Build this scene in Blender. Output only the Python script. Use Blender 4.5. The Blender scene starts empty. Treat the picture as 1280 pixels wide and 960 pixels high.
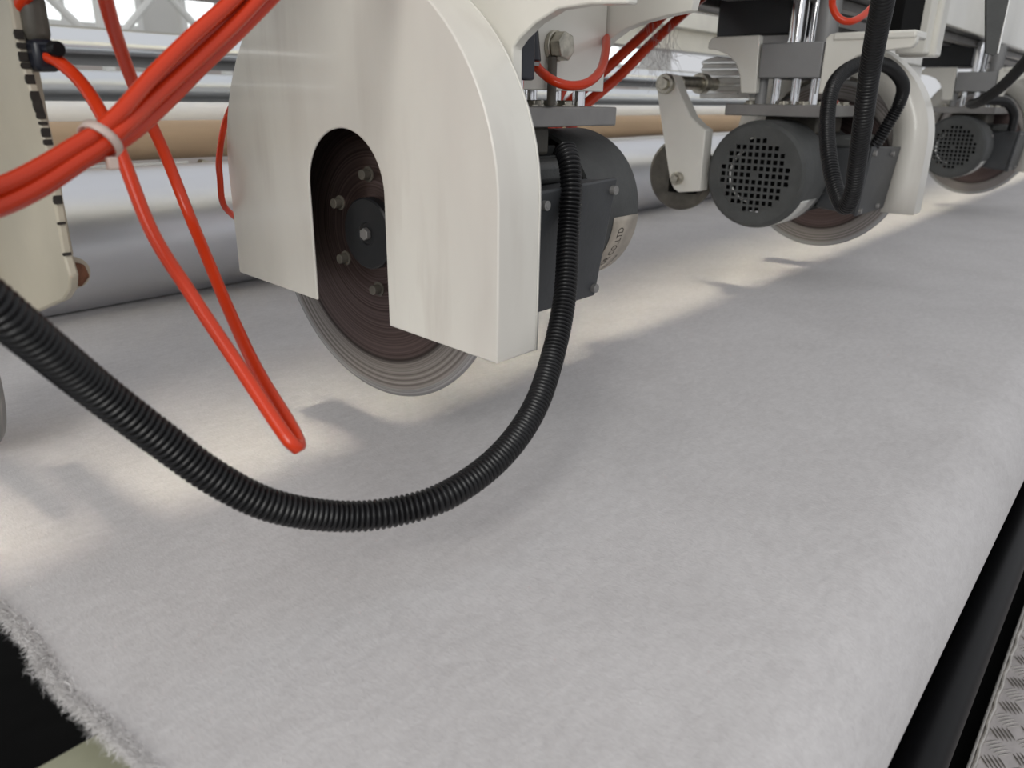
import bpy, bmesh, math, random
from mathutils import Vector, Matrix, noise
random.seed(7)
PI = math.pi
S = bpy.context.scene
COL = S.collection

# ------------------------------------------------------------ camera
cam_data = bpy.data.cameras.new('camera')
cam = bpy.data.objects.new('camera', cam_data); COL.objects.link(cam)
cam_data.sensor_width = 36.0; cam_data.lens = 27.0
cam_data.clip_start = 0.02; cam_data.clip_end = 200
cam.matrix_world = Matrix((( .6449,  .2572, -.7199, 0),
                           (-.7643,  .2344, -.6009, 0),
                           ( .0142,  .9375,  .3479, 0),
                           (0, 0, 0, 1)))
_m = cam.matrix_world.to_3x3(); _q = _m.to_quaternion()
cam.matrix_world = _q.to_matrix().to_4x4()
cam_data.dof.use_dof = True; cam_data.dof.focus_distance = 0.70; cam_data.dof.aperture_fstop = 9.0
S.camera = cam

# ------------------------------------------------------------ world and lights
w = bpy.data.worlds.new('world'); S.world = w; w.use_nodes = True
nt = w.node_tree; nt.nodes.clear()
out = nt.nodes.new('ShaderNodeOutputWorld'); bg = nt.nodes.new('ShaderNodeBackground')
tc = nt.nodes.new('ShaderNodeTexCoord'); sx = nt.nodes.new('ShaderNodeSeparateXYZ')
cr = nt.nodes.new('ShaderNodeValToRGB')
mr = nt.nodes.new('ShaderNodeMapRange'); mr.inputs[1].default_value = -1; mr.inputs[2].default_value = 1
nt.links.new(tc.outputs['Generated'], sx.inputs[0]); nt.links.new(sx.outputs['Z'], mr.inputs[0])
nt.links.new(mr.outputs[0], cr.inputs[0]); nt.links.new(cr.outputs[0], bg.inputs[0]); nt.links.new(bg.outputs[0], out.inputs[0])
cr.color_ramp.elements[0].position = 0.36; cr.color_ramp.elements[0].color = (.22, .215, .205, 1)
cr.color_ramp.elements[1].position = 0.50; cr.color_ramp.elements[1].color = (.95, .965, 1.0, 1)
bg.inputs[1].default_value = 0.64

def area(name, loc, direction, sx_, sy_, power, color, spread=180):
    l = bpy.data.lights.new(name, 'AREA'); l.shape = 'RECTANGLE'; l.size = sx_; l.size_y = sy_
    l.energy = power; l.color = color; l.spread = math.radians(spread)
    o = bpy.data.objects.new(name, l); COL.objects.link(o); o.location = loc
    z = -Vector(direction).normalized(); x = Vector((1, 0, 0)); y = z.cross(x)
    o.rotation_euler = Matrix((x, y, z)).transposed().to_euler()
    return o
# long row of tube lamps behind the machine: throws the bright band under the knives
_t = math.radians(60); _d = Vector((0, -math.cos(_t), -math.sin(_t)))
for _k in range(-5, 6):          # the tubes shine along their length too: a fan of directions within one plane
    _a = math.radians(13 * _k); _e = Vector((math.sin(_a), _d.y*math.cos(_a), _d.z*math.cos(_a)))
    area('tube_lamp_row', Vector((2.4, .57, -.30)) - _e * (2.6/math.cos(_a)), _e, 7.0, .24, 1.05/math.cos(_a)**1.5, (1.0, .92, .72), 8)
# fill light added on the camera's left to brighten the guard fronts
area('left_fill_light', (-2.6, -.8, 1.3), (2.9, 1.3, -1.25), 2.5, 1.8, 105, (1.0, .985, .945))
S.view_settings.view_transform = 'Standard'; S.view_settings.look = 'None'
S.view_settings.gamma = 1; S.view_settings.use_curve_mapping = False
S.view_settings.exposure = 0.0

# ------------------------------------------------------------ materials
def mat(name, col, rough=.5, metal=0., var=0., vscale=8., bump=0., bscale=60., stretch=(1, 1, 1), spec=.5, coat=0., col2=None, trans=0., detail=4, dist=.002):
    m = bpy.data.materials.new(name); m.use_nodes = True
    t = m.node_tree; b = t.nodes['Principled BSDF']
    b.inputs['Base Color'].default_value = (*col, 1); b.inputs['Roughness'].default_value = rough
    b.inputs['Metallic'].default_value = metal; b.inputs['Specular IOR Level'].default_value = spec
    b.inputs['Coat Weight'].default_value = coat; b.inputs['Transmission Weight'].default_value = trans
    if var or bump or col2:
        tc = t.nodes.new('ShaderNodeTexCoord'); mp = t.nodes.new('ShaderNodeMapping'); mp.inputs['Scale'].default_value = stretch
        t.links.new(tc.outputs['Object'], mp.inputs[0])
    if var or col2:
        n = t.nodes.new('ShaderNodeTexNoise'); n.inputs['Scale'].default_value = vscale; n.inputs['Detail'].default_value = detail
        t.links.new(mp.outputs[0], n.inputs['Vector'])
        r = t.nodes.new('ShaderNodeValToRGB'); r.color_ramp.elements[0].position = .35; r.color_ramp.elements[1].position = .65
        c2 = col2 or tuple(c * (1 - var) for c in col)
        r.color_ramp.elements[0].color = (*c2, 1); r.color_ramp.elements[1].color = (*col, 1)
        t.links.new(n.outputs['Fac'], r.inputs[0]); t.links.new(r.outputs[0], b.inputs['Base Color'])
    if bump:
        n2 = t.nodes.new('ShaderNodeTexNoise'); n2.inputs['Scale'].default_value = bscale; n2.inputs['Detail'].default_value = 5
        t.links.new(mp.outputs[0], n2.inputs['Vector'])
        bp = t.nodes.new('ShaderNodeBump'); bp.inputs['Strength'].default_value = bump; bp.inputs['Distance'].default_value = dist
        t.links.new(n2.outputs['Fac'], bp.inputs['Height']); t.links.new(bp.outputs[0], b.inputs['Normal'])
    return m

M = {}
M['white'] = mat('white_enamel', (.86, .84, .765), .28, var=.10, vscale=9, bump=.05, bscale=30, coat=.3)
M['guard'] = mat('guard_enamel', (.87, .85, .775), .30, var=.15, vscale=7, bump=.06, bscale=22, stretch=(1, 1, .35), coat=.25, col2=(.74, .71, .65), detail=6)
M['cast'] = mat('cast_enamel', (.52, .475, .375), .42, var=.12, vscale=14, bump=.2, bscale=50)
M['chip'] = mat('chipped_iron', (.03, .025, .02), .7, var=.4, vscale=200)
M['motor'] = mat('motor_grey', (.075, .078, .076), .55, var=.2, vscale=40, bump=.25, bscale=260)
M['motor_box'] = mat('terminal_grey', (.055, .058, .062), .45, var=.15, vscale=30, bump=.15, bscale=200)
M['black'] = mat('black_rubber', (.006, .006, .007), .42, var=.2, vscale=80, spec=.18)
M['conduit'] = mat('conduit_black', (.008, .008, .009), .34, var=.3, vscale=90, spec=.4)
M['conduit_old'] = mat('conduit_dusty', (.05, .052, .055), .6, var=.3, vscale=60)
M['void'] = mat('dark_steel_and_shade', (.006, .006, .006), .8, var=.3, vscale=20, spec=.1)  # near-black for dark parts and for sheets that stand in for shade
M['hub'] = mat('hub_black', (.012, .013, .015), .42)
M['steel'] = mat('plate_steel', (.33, .32, .31), .45, .55, var=.2, vscale=18, bump=.1, bscale=90)
M['block'] = mat('painted_block_grey', (.30, .30, .30), .5, .2, var=.12, vscale=12)
M['chrome'] = mat('chrome', (.82, .83, .85), .10, 1.)
M['zinc'] = mat('zinc_bolt', (.55, .52, .44), .32, .9, var=.35, vscale=120)
M['rust'] = mat('rusty_bolt', (.23, .10, .055), .6, .4, var=.5, vscale=160)
M['roller_chrome'] = mat('roller_chrome', (.90, .92, .94), .20, 1.)
M['roller_big'] = mat('roller_brushed', (.78, .79, .82), .38, 1., var=.06, vscale=5, stretch=(.3, 3, 3))
M['roller_mid'] = mat('roller_satin', (.80, .83, .86), .36, 1.)
M['film'] = mat('white_sleeve', (.93, .91, .87), .35, var=.03, vscale=6)
M['card'] = mat('cardboard', (.60, .43, .28), .7, var=.14, vscale=6, stretch=(.4, 4, 4), bump=.08, bscale=60)
M['rail'] = mat('rail_alu', (.78, .78, .76), .3, .8)
M['dial'] = mat('ribbed_alu', (.84, .83, .79), .45, .1, var=.12, vscale=40)
M['olive'] = mat('olive_bar', (.42, .42, .30), .45, var=.2, vscale=20, bump=.1)
M['darkpaint'] = mat('underside_black', (.035, .038, .042), .35, var=.3, vscale=6)
M['wall'] = mat('hall_wall', (.80, .79, .75), .8, var=.08, vscale=1.2)
M['panel'] = mat('hall_panel', (.62, .56, .52), .8, var=.1, vscale=1.5)
M['truss'] = mat('truss_white', (.92, .92, .88), .6)
M['floor'] = mat('concrete', (.20, .195, .185), .6, var=.3, vscale=2)
M['tie'] = mat('nylon', (.85, .70, .62), .35, trans=.35)
M['label'] = mat('name_plate_beige', (.56, .50, .42), .45, .2, var=.22, vscale=60)
M['ink'] = mat('ink', (.03, .025, .02), .7)
M['silverlab'] = mat('name_plate_silver', (.78, .78, .74), .3, .6, var=.1, vscale=40)
M['fitting'] = mat('fitting_black', (.012, .014, .022), .35)
M['grime'] = mat('greasy_grey', (.12, .11, .09), .55, var=.4, vscale=50)
M['blueink'] = mat('white_wire', (.8, .8, .8), .5)
def hose_mat():
    m = mat('orange_hose', (.62, .042, .008), .28, spec=.45)
    b = m.node_tree.nodes['Principled BSDF']
    b.inputs['Subsurface Weight'].default_value = .06
    b.inputs['Subsurface Radius'].default_value = (.01, .002, .001)
    b.inputs['Subsurface Scale'].default_value = .5
    return m
M['hose'] = hose_mat()
def blade_mat():
    m = bpy.data.materials.new('blade_steel'); m.use_nodes = True; t = m.node_tree; b = t.nodes['Principled BSDF']
    tc = t.nodes.new('ShaderNodeTexCoord'); sp = t.nodes.new('ShaderNodeSeparateXYZ'); t.links.new(tc.outputs['Object'], sp.inputs[0])
    def mth(op, a, bb=None):
        n = t.nodes.new('ShaderNodeMath'); n.operation = op
        for i, v in enumerate((a, bb)):
            if v is None: continue
            if isinstance(v, (int, float)): n.inputs[i].default_value = v
            else: t.links.new(v, n.inputs[i])
        return n.outputs[0]
    r = mth('SQRT', mth('ADD', mth('MULTIPLY', sp.outputs['Y'], sp.outputs['Y']), mth('MULTIPLY', sp.outputs['Z'], sp.outputs['Z'])))
    cx = t.nodes.new('ShaderNodeCombineXYZ'); t.links.new(mth('MULTIPLY', r, 1.0), cx.inputs[0])
    n = t.nodes.new('ShaderNodeTexNoise'); n.inputs['Scale'].default_value = 420; n.inputs['Detail'].default_value = 4; t.links.new(cx.outputs[0], n.inputs['Vector'])
    ra = t.nodes.new('ShaderNodeValToRGB'); t.links.new(mth('DIVIDE', r, .15), ra.inputs[0])
    e = ra.color_ramp.elements; e[0].position = 0; e[0].color = (.19, .135, .128, 1); e[1].position = 1; e[1].color = (.62, .63, .63, 1)  # brown centre: reflection of the guard's dark inside, put into the colour
    for p, c in ((.74, (.18, .135, .13, 1)), (.775, (.075, .062, .06, 1)), (.80, (.40, .375, .355, 1)), (.945, (.44, .41, .395, 1)), (.96, (.60, .60, .60, 1))):
        q = ra.color_ramp.elements.new(p); q.color = c
    mx = t.nodes.new('ShaderNodeMix'); mx.data_type = 'RGBA'; mx.blend_type = 'MULTIPLY'; mx.inputs[0].default_value = .7
    r2 = t.nodes.new('ShaderNodeValToRGB'); r2.color_ramp.elements[0].color = (.22, .21, .20, 1); r2.color_ramp.elements[0].position = .38; r2.color_ramp.elements[1].position = .62
    t.links.new(n.outputs['Fac'], r2.inputs[0]); t.links.new(ra.outputs[0], mx.inputs[6]); t.links.new(r2.outputs[0], mx.inputs[7])
    t.links.new(mx.outputs[2], b.inputs['Base Color']); b.inputs['Metallic'].default_value = .9; b.inputs['Roughness'].default_value = .34
    bp = t.nodes.new('ShaderNodeBump'); bp.inputs['Strength'].default_value = .12; bp.inputs['Distance'].default_value = .0006
    t.links.new(n.outputs['Fac'], bp.inputs['Height']); t.links.new(bp.outputs[0], b.inputs['Normal'])
    return m
def streaks(m):
    t = m.node_tree; b = t.nodes['Principled BSDF']; src = b.inputs['Base Color'].links[0].from_socket
    tc = t.nodes.new('ShaderNodeTexCoord'); mp = t.nodes.new('ShaderNodeMapping'); mp.inputs['Scale'].default_value = (1, 1, .12); mp.inputs['Location'].default_value = (0, .31, 0)
    t.links.new(tc.outputs['Object'], mp.inputs[0])
    n = t.nodes.new('ShaderNodeTexNoise'); n.inputs['Scale'].default_value = 26; n.inputs['Detail'].default_value = 5; t.links.new(mp.outputs[0], n.inputs['Vector'])
    n2 = t.nodes.new('ShaderNodeTexNoise'); n2.inputs['Scale'].default_value = 5; t.links.new(tc.outputs['Object'], n2.inputs['Vector'])
    r1 = t.nodes.new('ShaderNodeMapRange'); r1.inputs[1].default_value = .50; r1.inputs[2].default_value = .74; t.links.new(n.outputs['Fac'], r1.inputs[0])
    r2 = t.nodes.new('ShaderNodeMapRange'); r2.inputs[1].default_value = .38; r2.inputs[2].default_value = .60; t.links.new(n2.outputs['Fac'], r2.inputs[0])
    mu = t.nodes.new('ShaderNodeMath'); mu.operation = 'MULTIPLY'; t.links.new(r1.outputs[0], mu.inputs[0]); t.links.new(r2.outputs[0], mu.inputs[1])
    m3 = t.nodes.new('ShaderNodeMath'); m3.operation = 'MULTIPLY'; m3.inputs[1].default_value = .55; t.links.new(mu.outputs[0], m3.inputs[0])
    mx = t.nodes.new('ShaderNodeMix'); mx.data_type = 'RGBA'; t.links.new(m3.outputs[0], mx.inputs[0]); t.links.new(src, mx.inputs[6]); mx.inputs[7].default_value = (.38, .31, .26, 1)
    t.links.new(mx.outputs[2], b.inputs['Base Color'])
streaks(M['guard'])
M['blade'] = blade_mat()
def felt_mat():
    m = bpy.data.materials.new('felt_white'); m.use_nodes = True; t = m.node_tree; b = t.nodes['Principled BSDF']
    b.inputs['Roughness'].default_value = .85; b.inputs['Specular IOR Level'].default_value = .25
    b.inputs['Sheen Weight'].default_value = .15
    tc = t.nodes.new('ShaderNodeTexCoord')
    def noise_(sc, det, st=(1, 1, 1)):
        mp = t.nodes.new('ShaderNodeMapping'); mp.inputs['Scale'].default_value = st; t.links.new(tc.outputs['Object'], mp.inputs[0])
        n = t.nodes.new('ShaderNodeTexNoise'); n.inputs['Scale'].default_value = sc; n.inputs['Detail'].default_value = det
        n.inputs['Distortion'].default_value = .6
        t.links.new(mp.outputs[0], n.inputs['Vector']); return n.outputs['Fac']
    a = noise_(520, 3, (1, .45, 1)); c = noise_(140, 4, (.5, 1, 1)); d = noise_(7, 3)
    r = t.nodes.new('ShaderNodeValToRGB'); r.color_ramp.elements[0].position = .3; r.color_ramp.elements[1].position = .7
    r.color_ramp.elements[0].color = (.52, .50, .498, 1); r.color_ramp.elements[1].color = (.64, .62, .618, 1)
    ad = t.nodes.new('ShaderNodeMath'); ad.operation = 'ADD'; t.links.new(a, ad.inputs[0]); t.links.new(c, ad.inputs[1])
    h = t.nodes.new('ShaderNodeMath'); h.operation = 'MULTIPLY'; h.inputs[1].default_value = .5; t.links.new(ad.outputs[0], h.inputs[0])
    mx = t.nodes.new('ShaderNodeMath'); mx.operation = 'ADD'; mx.use_clamp = True
    m2 = t.nodes.new('ShaderNodeMath'); m2.operation = 'MULTIPLY_ADD'; m2.inputs[1].default_value = .5; m2.inputs[2].default_value = -.25; t.links.new(d, m2.inputs[0])
    t.links.new(h.outputs[0], mx.inputs[0]); t.links.new(m2.outputs[0], mx.inputs[1])
    t.links.new(mx.outputs[0], r.inputs[0]); t.links.new(r.outputs[0], b.inputs['Base Color'])
    bp = t.nodes.new('ShaderNodeBump'); bp.inputs['Strength'].default_value = .5; bp.inputs['Distance'].default_value = .0014
    t.links.new(h.outputs[0], bp.inputs['Height']); t.links.new(bp.outputs[0], b.inputs['Normal'])
    return m
M['felt'] = felt_mat()
M['fibre'] = mat('felt_fibre', (.66, .64, .63), .8)
M['tread'] = mat('tread_plate', (.66, .61, .59), .42, .35, var=.25, vscale=24, bump=.2, bscale=120)
M['tread_bar'] = mat('tread_bar_steel', (.60, .57, .53), .25, .85, var=.2, vscale=60)
M['glass'] = mat('window_glass', (.9, .95, .95), .05)
_b = M['glass'].node_tree.nodes['Principled BSDF']; _b.inputs['Emission Color'].default_value = (.97, 1, 1, 1); _b.inputs['Emission Strength'].default_value = .95

# ------------------------------------------------------------ mesh helpers
class MB:
    def __init__(s): s.bm = bmesh.new()
    def box(s, x0, x1, y0, y1, z0, z1):
        v = [s.bm.verts.new(p) for p in ((x0,y0,z0),(x1,y0,z0),(x1,y1,z0),(x0,y1,z0),(x0,y0,z1),(x1,y0,z1),(x1,y1,z1),(x0,y1,z1))]
        for f in ((0,3,2,1),(4,5,6,7),(0,1,5,4),(1,2,6,5),(2,3,7,6),(3,0,4,7)): s.bm.faces.new([v[i] for i in f])
        return s
    def cyl(s, p0, p1, r, n=24, r1=None, caps=True, phase=0.):
        p0, p1 = Vector(p0), Vector(p1); r1 = r if r1 is None else r1
        d = (p1 - p0).normalized(); a = d.orthogonal().normalized()
        if abs(d.x) > .9: a = Vector((0, 0, 1)) - d * d.z; a.normalize()
        b = d.cross(a)
        A = [s.bm.verts.new(p0 + (a * math.cos(phase+2*PI*i/n) + b * math.sin(phase+2*PI*i/n)) * r) for i in range(n)]
        B = [s.bm.verts.new(p1 + (a * math.cos(phase+2*PI*i/n) + b * math.sin(phase+2*PI*i/n)) * r1) for i in range(n)]
        for i in range(n): s.bm.faces.new((A[i], A[(i+1)%n], B[(i+1)%n], B[i]))
        if caps: s.bm.faces.new(A[::-1]); s.bm.faces.new(B)
        return s
    def lathe(s, prof, n=48, axis='X', c=(0,0,0)):       # prof: list of (axial, radius)
        rings = []
        for (t_, r) in prof:
            if r < 1e-6: rings.append([s.bm.verts.new(Vector(c) + Vector((t_, 0, 0)))]); continue
            rings.append([s.bm.verts.new(Vector(c) + Vector((t_, r*math.cos(2*PI*i/n), r*math.sin(2*PI*i/n)))) for i in range(n)])
        for A, B in zip(rings, rings[1:]):
            for i in range(n):
                j = (i+1) % n
                if len(A) == 1 and len(B) == 1: continue
                if len(A) == 1: s.bm.faces.new((A[0], B[i], B[j]))
                elif len(B) == 1: s.bm.faces.new((A[i], A[j], B[0]))
                else: s.bm.faces.new((A[i], A[j], B[j], B[i]))
        return s
    def prism(s, poly, x0, x1):                           # poly in (y,z), extruded along x
        A = [s.bm.verts.new((x0, y, z)) for y, z in poly]; B = [s.bm.verts.new((x1, y, z)) for y, z in poly]
        n = len(poly)
        for i in range(n): s.bm.faces.new((A[i], A[(i+1)%n], B[(i+1)%n], B[i]))
        s.bm.faces.new(A[::-1]); s.bm.faces.new(B)
        return s
    def sheet(s, poly, x0, x1, skip=()):                  # open wall following a (y,z) polyline
        A = [s.bm.verts.new((x0, y, z)) for y, z in poly]; B = [s.bm.verts.new((x1, y, z)) for y, z in poly]
        for i in range(len(poly)-1): s.bm.faces.new((A[i], A[i+1], B[i+1], B[i]))
        return s
    def tube(s, pts, r, n=12, rf=None, caps=True):
        pts = [Vector(p) for p in pts]; N = len(pts); prev = None; rings = []; L = 0
        for i, p in enumerate(pts):
            d = (pts[min(i+1, N-1)] - pts[max(i-1, 0)]).normalized()
            if prev is None: a = d.orthogonal().normalized()
            else: a = (prev - d * prev.dot(d)).normalized()
            prev = a; b = d.cross(a)
            if i: L += (p - pts[i-1]).length
            rr = rf(L, i) if rf else r
            rings.append([s.bm.verts.new(p + (a*math.cos(2*PI*k/n) + b*math.sin(2*PI*k/n)) * rr) for k in range(n)])
        for A, B in zip(rings, rings[1:]):
            for k in range(n): s.bm.faces.new((A[k], A[(k+1)%n], B[(k+1)%n], B[k]))
        if caps: s.bm.faces.new(rings[0][::-1]); s.bm.faces.new(rings[-1])
        return s
    def build(s, name, m, parent=None, bevel=0, smooth=40, flip=False, solid=0):
        if flip: bmesh.ops.scale(s.bm, vec=(-1, 1, 1), verts=s.bm.verts)
        bmesh.ops.recalc_face_normals(s.bm, faces=s.bm.faces)
        me = bpy.data.meshes.new(name); s.bm.to_mesh(me); s.bm.free()
        me.materials.append(M[m]); me.shade_smooth(); me.set_sharp_from_angle(angle=math.radians(smooth))
        o = bpy.data.objects.new(name, me); COL.objects.link(o)
        if parent: o.parent = parent
        if solid:
            md = o.modifiers.new('solid', 'SOLIDIFY'); md.thickness = solid; md.offset = 0
        if bevel:
            md = o.modifiers.new('bevel', 'BEVEL'); md.width = bevel; md.segments = 2; md.limit_method = 'ANGLE'; md.angle_limit = math.radians(40)
        return o
def spline(pts, step=.004):
    P = [Vector(p) for p in pts]; P = [P[0]*2 - P[1]] + P + [P[-1]*2 - P[-2]]; o = []
    for i in range(1, len(P)-2):
        a, b, c, d = P[i-1:i+3]; n = max(2, int((c-b).length/step)*2)
        for k in range(n):
            t = k/n; o.append(.5*((2*b)+(c-a)*t+(2*a-5*b+4*c-d)*t*t+(3*b-a-3*c+d)*t**3))
    o.append(P[-2])
    # resample evenly
    res = [o[0]]; acc = 0
    for p, q in zip(o, o[1:]):
        L = (q-p).length
        while L > 0 and acc + L >= step:
            t = (step-acc)/L; p = p.lerp(q, t); res.append(p); L = (q-p).length; acc = 0
        acc += L
    if (res[-1]-o[-1]).length > step*.3: res.append(o[-1])
    return res
def tag(o, label, cat, group=None):
    o['label'] = label; o['category'] = cat
    if group: o['group'] = group
    return o
def thing(name, label, cat, loc=(0,0,0), group=None):
    o = bpy.data.objects.new(name, None); COL.objects.link(o); o.location = loc; o.empty_display_size = .05
    return tag(o, label, cat, group)
def struct(o): o['kind'] = 'structure'; return o
def shift(bm, v): bmesh.ops.translate(bm, vec=v, verts=bm.verts)

# ------------------------------------------------------------ setting
struct(MB().box(-4, 14, -4, 9, -1.25, -1.20).build('floor', 'floor'))
wall = struct(MB().box(-6, 16, 9.0, 9.15, -1.2, 4.2).build('wall_back', 'wall'))
k = 0
for i in range(10):
    x = -5.4 + i*2.05
    wn = struct(MB().box(x, x+.06, 8.93, 9.0, .62, 1.62).box(x+1.54, x+1.6, 8.93, 9.0, .62, 1.62).box(x+.06, x+1.54, 8.93, 9.0, 1.56, 1.62).box(x+.06, x+1.54, 8.93, 9.0, .62, .68).box(x+.77, x+.82, 8.93, 9.0, .68, 1.56).build('window_%d' % (i+1), 'truss'))
    MB().box(x+.06, x+.77, 8.96, 8.985, .68, 1.56).build('pane', 'glass', wn)
    MB().box(x+.82, x+1.54, 8.96, 8.985, .68, 1.56).build('pane', 'glass', wn)
for i in range(20):
    x = -5.9 + i*1.03
    MB().box(x, x+1.0, 8.96, 8.995, -1.2, .55).build('wall_panel', 'panel', wall)
# white lattice girders far behind the machine
def girder(y, z0, z1, x0, x1, step, label):
    g = thing('lattice_girder', label, 'girder', (x0, y, z0))
    MB().box(0, x1-x0, -.03, .03, 0, .06).build('chord', 'truss', g)
    MB().box(0, x1-x0, -.03, .03, z1-z0-.06, z1-z0).build('chord', 'truss', g)
    n = int((x1-x0)/step)
    for j in range(n):
        a = (j*step, 0, .03); b = ((j+.5)*step, 0, z1-z0-.03); c = ((j+1)*step, 0, .03)
        MB().cyl(a, b, .028, 8).build('brace', 'truss', g); MB().cyl(b, c, .028, 8).build('brace', 'truss', g)
        MB().box(j*step-.03, j*step+.03, -.04, .04, -.3, z1-z0).build('post', 'truss', g)
girder(6.2, .25, .78, -2.0, 9.0, .95, 'white lattice girder crossing the bright hall behind the rollers')

# ------------------------------------------------------------ fabric
ZF = -.30
def felt():
    root = thing('felt_web', 'wide off-white felt cloth spread flat over the machine table with fluffy edge', 'fabric', (.1, .5, ZF))
    bm = bmesh.new(); prof = []
    R = .06; yc = .111; zc = ZF - R
    for i in range(26): prof.append((1.35 - (1.35-yc)*i/25, ZF))
    for i in range(1, 19):
        a = PI/2 + (PI*1.0)*i/18; prof.append((yc + R*math.cos(a), zc + R*math.sin(a)))
    xs = [0.] + [.004*i for i in range(1, 10)] + [.05*1.17**i for i in range(30)]
    xs = [x for x in xs if x < 6.5] + [6.6]
    rows = []
    for (y, z) in prof:
        row = []
        for i, x in enumerate(xs):
            e = 0
            if i < 3: e = (noise.noise(Vector((y*55, i*.4, 2)))*.004 + noise.noise(Vector((y*14, 0, 5)))*.004)*(1 - i*.3)
            row.append(bm.verts.new((x + e, y - .5, z - ZF - (0.0015 if i == 0 else 0))))
        rows.append(row)
    for A, B in zip(rows, rows[1:]):
        for i in range(len(xs)-1): bm.faces.new((A[i], A[i+1], B[i+1], B[i]))
    bmesh.ops.subdivide_edges(bm, edges=[e for e in bm.edges if e.verts[0].co.x < .03 and e.verts[1].co.x < .03 and abs(e.verts[0].co.y-e.verts[1].co.y) > .01], cuts=8)
    for v in bm.verts:
        if v.co.x < .006: v.co.x += noise.noise(Vector((v.co.y*120, 0, 1)))*.0025
    m = MB(); m.bm.free(); m.bm = bm
    sh = m.build('cloth', 'felt', root, solid=.003)
    # fringe of loose fibres on the cut edge
    rnd = random.Random(3); m = MB(); b = m.bm
    for i in range(22000):
        y = rnd.uniform(.06, 1.15) if rnd.random() < .25 else rnd.uniform(.24, .62)
        tuft = .5 + .5*noise.noise(Vector((y*70, 3, 1)))
        x0 = .001 + rnd.uniform(0, .006) + noise.noise(Vector((y*14, 0, 5)))*.004
        L = rnd.uniform(.003, .011)*(.45 + tuft)
        a = rnd.uniform(-1.2, 1.2); el = rnd.uniform(-.9, .8)
        d = Vector((-math.cos(a)*math.cos(el), math.sin(a)*math.cos(el), math.sin(el)))
        p = Vector((x0, y - .5, rnd.uniform(-.002, .002))); c = Vector((rnd.uniform(-1,1), rnd.uniform(-1,1), rnd.uniform(-1,1)))*L*.35
        q = p + d*L*.5 + c; e = p + d*L; wv = d.cross(Vector((rnd.uniform(-1,1), rnd.uniform(-1,1), 1))).normalized()*.00014
        v = [b.verts.new(t) for t in (p-wv, p+wv, q+wv, q-wv, e)]
        b.faces.new((v[0], v[1], v[2], v[3])); b.faces.new((v[3], v[2], v[4]))
    f = m.build('fringe', 'fibre', root); f['kind'] = 'stuff'
    # loose surface hairs
    m = MB(); b = m.bm
    for i in range(900):
        x = rnd.uniform(.02, .8); y = rnd.uniform(-.38, .5); a = rnd.uniform(0, PI); L = rnd.uniform(.002, .006)
        p = Vector((x, y, .0018)); q = p + Vector((math.cos(a)*L*.5, math.sin(a)*L*.5, rnd.uniform(.0005, .0015))); e = p + Vector((math.cos(a+.3)*L, math.sin(a+.3)*L, 0))
        wv = Vector((-math.sin(a), math.cos(a), 0))*.00010
        v = [b.verts.new(t) for t in (p-wv, p+wv, q+wv, q-wv, e)]
        b.faces.new((v[0], v[1], v[2], v[3])); b.faces.new((v[3], v[2], v[4]))
    f = m.build('surface_hair', 'fibre', root); f['kind'] = 'stuff'
felt()

# ------------------------------------------------------------ rollers (all run along x)
def roller(name, y, z, r, m, label, cat='roller', x0=-1.2, x1=7.0, group=None):
    root = thing(name, label, cat, (x0, y, z), group)
    L = x1 - x0
    MB().lathe([(0, r*.35), (0, r*.96), (.004, r), (L-.004, r), (L, r*.96), (L, r*.35)], 96).build('shell', m, root, smooth=25)
    MB().cyl((-.08, 0, 0), (L+.08, 0, 0), r*.33, 20).build('journal', 'steel', root)
    return root
roller('drive_roller', 1.195, -.2005, .0985, 'roller_big', 'large brushed silver roller resting on the felt behind the knives')
_y = 1.30; roller('cardboard_tube', _y, _y*math.tan(math.radians(-3.15)), .0305, 'card', 'brown cardboard winding tube above the large silver roller', 'tube')
_y = 1.42; roller('sleeved_roller', _y, _y*math.tan(math.radians(-1.7)), .0285, 'film', 'thin white sleeved roller just above the brown cardboard tube')
_y = 1.55; roller('guide_roller', _y, _y*math.tan(math.radians(.45)), .0265, 'roller_mid', 'satin grey guide roller between white sleeved roller and chrome roller')
_y = 1.75; roller('chrome_roller', _y, _y*math.tan(math.radians(2.88)), .0365, 'roller_chrome', 'bright chrome roller, topmost of the stack of rollers')
# thin rail under the cardboard tube, with a small clip
g = thing('edge_rail', 'thin bright metal rail running between cardboard tube and silver roller', 'rail', (-1.2, 1.255, -.107))
MB().box(0, 1.86, -.004, .004, -.0045, .0045).build('strip', 'rail', g, bevel=.001)
MB().box(1.95, 8.0, -.004, .004, 0, .006).build('strip', 'rail', g, bevel=.001)
MB().box(0, 8.0, -.004, .01, -.014, -.006).build('strip', 'white', g, bevel=.001)
MB().cyl((1.885, -.012, -.003), (1.885, .004, -.003), .009, 6).build('clamp_nut', 'zinc', g, bevel=.001)

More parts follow.
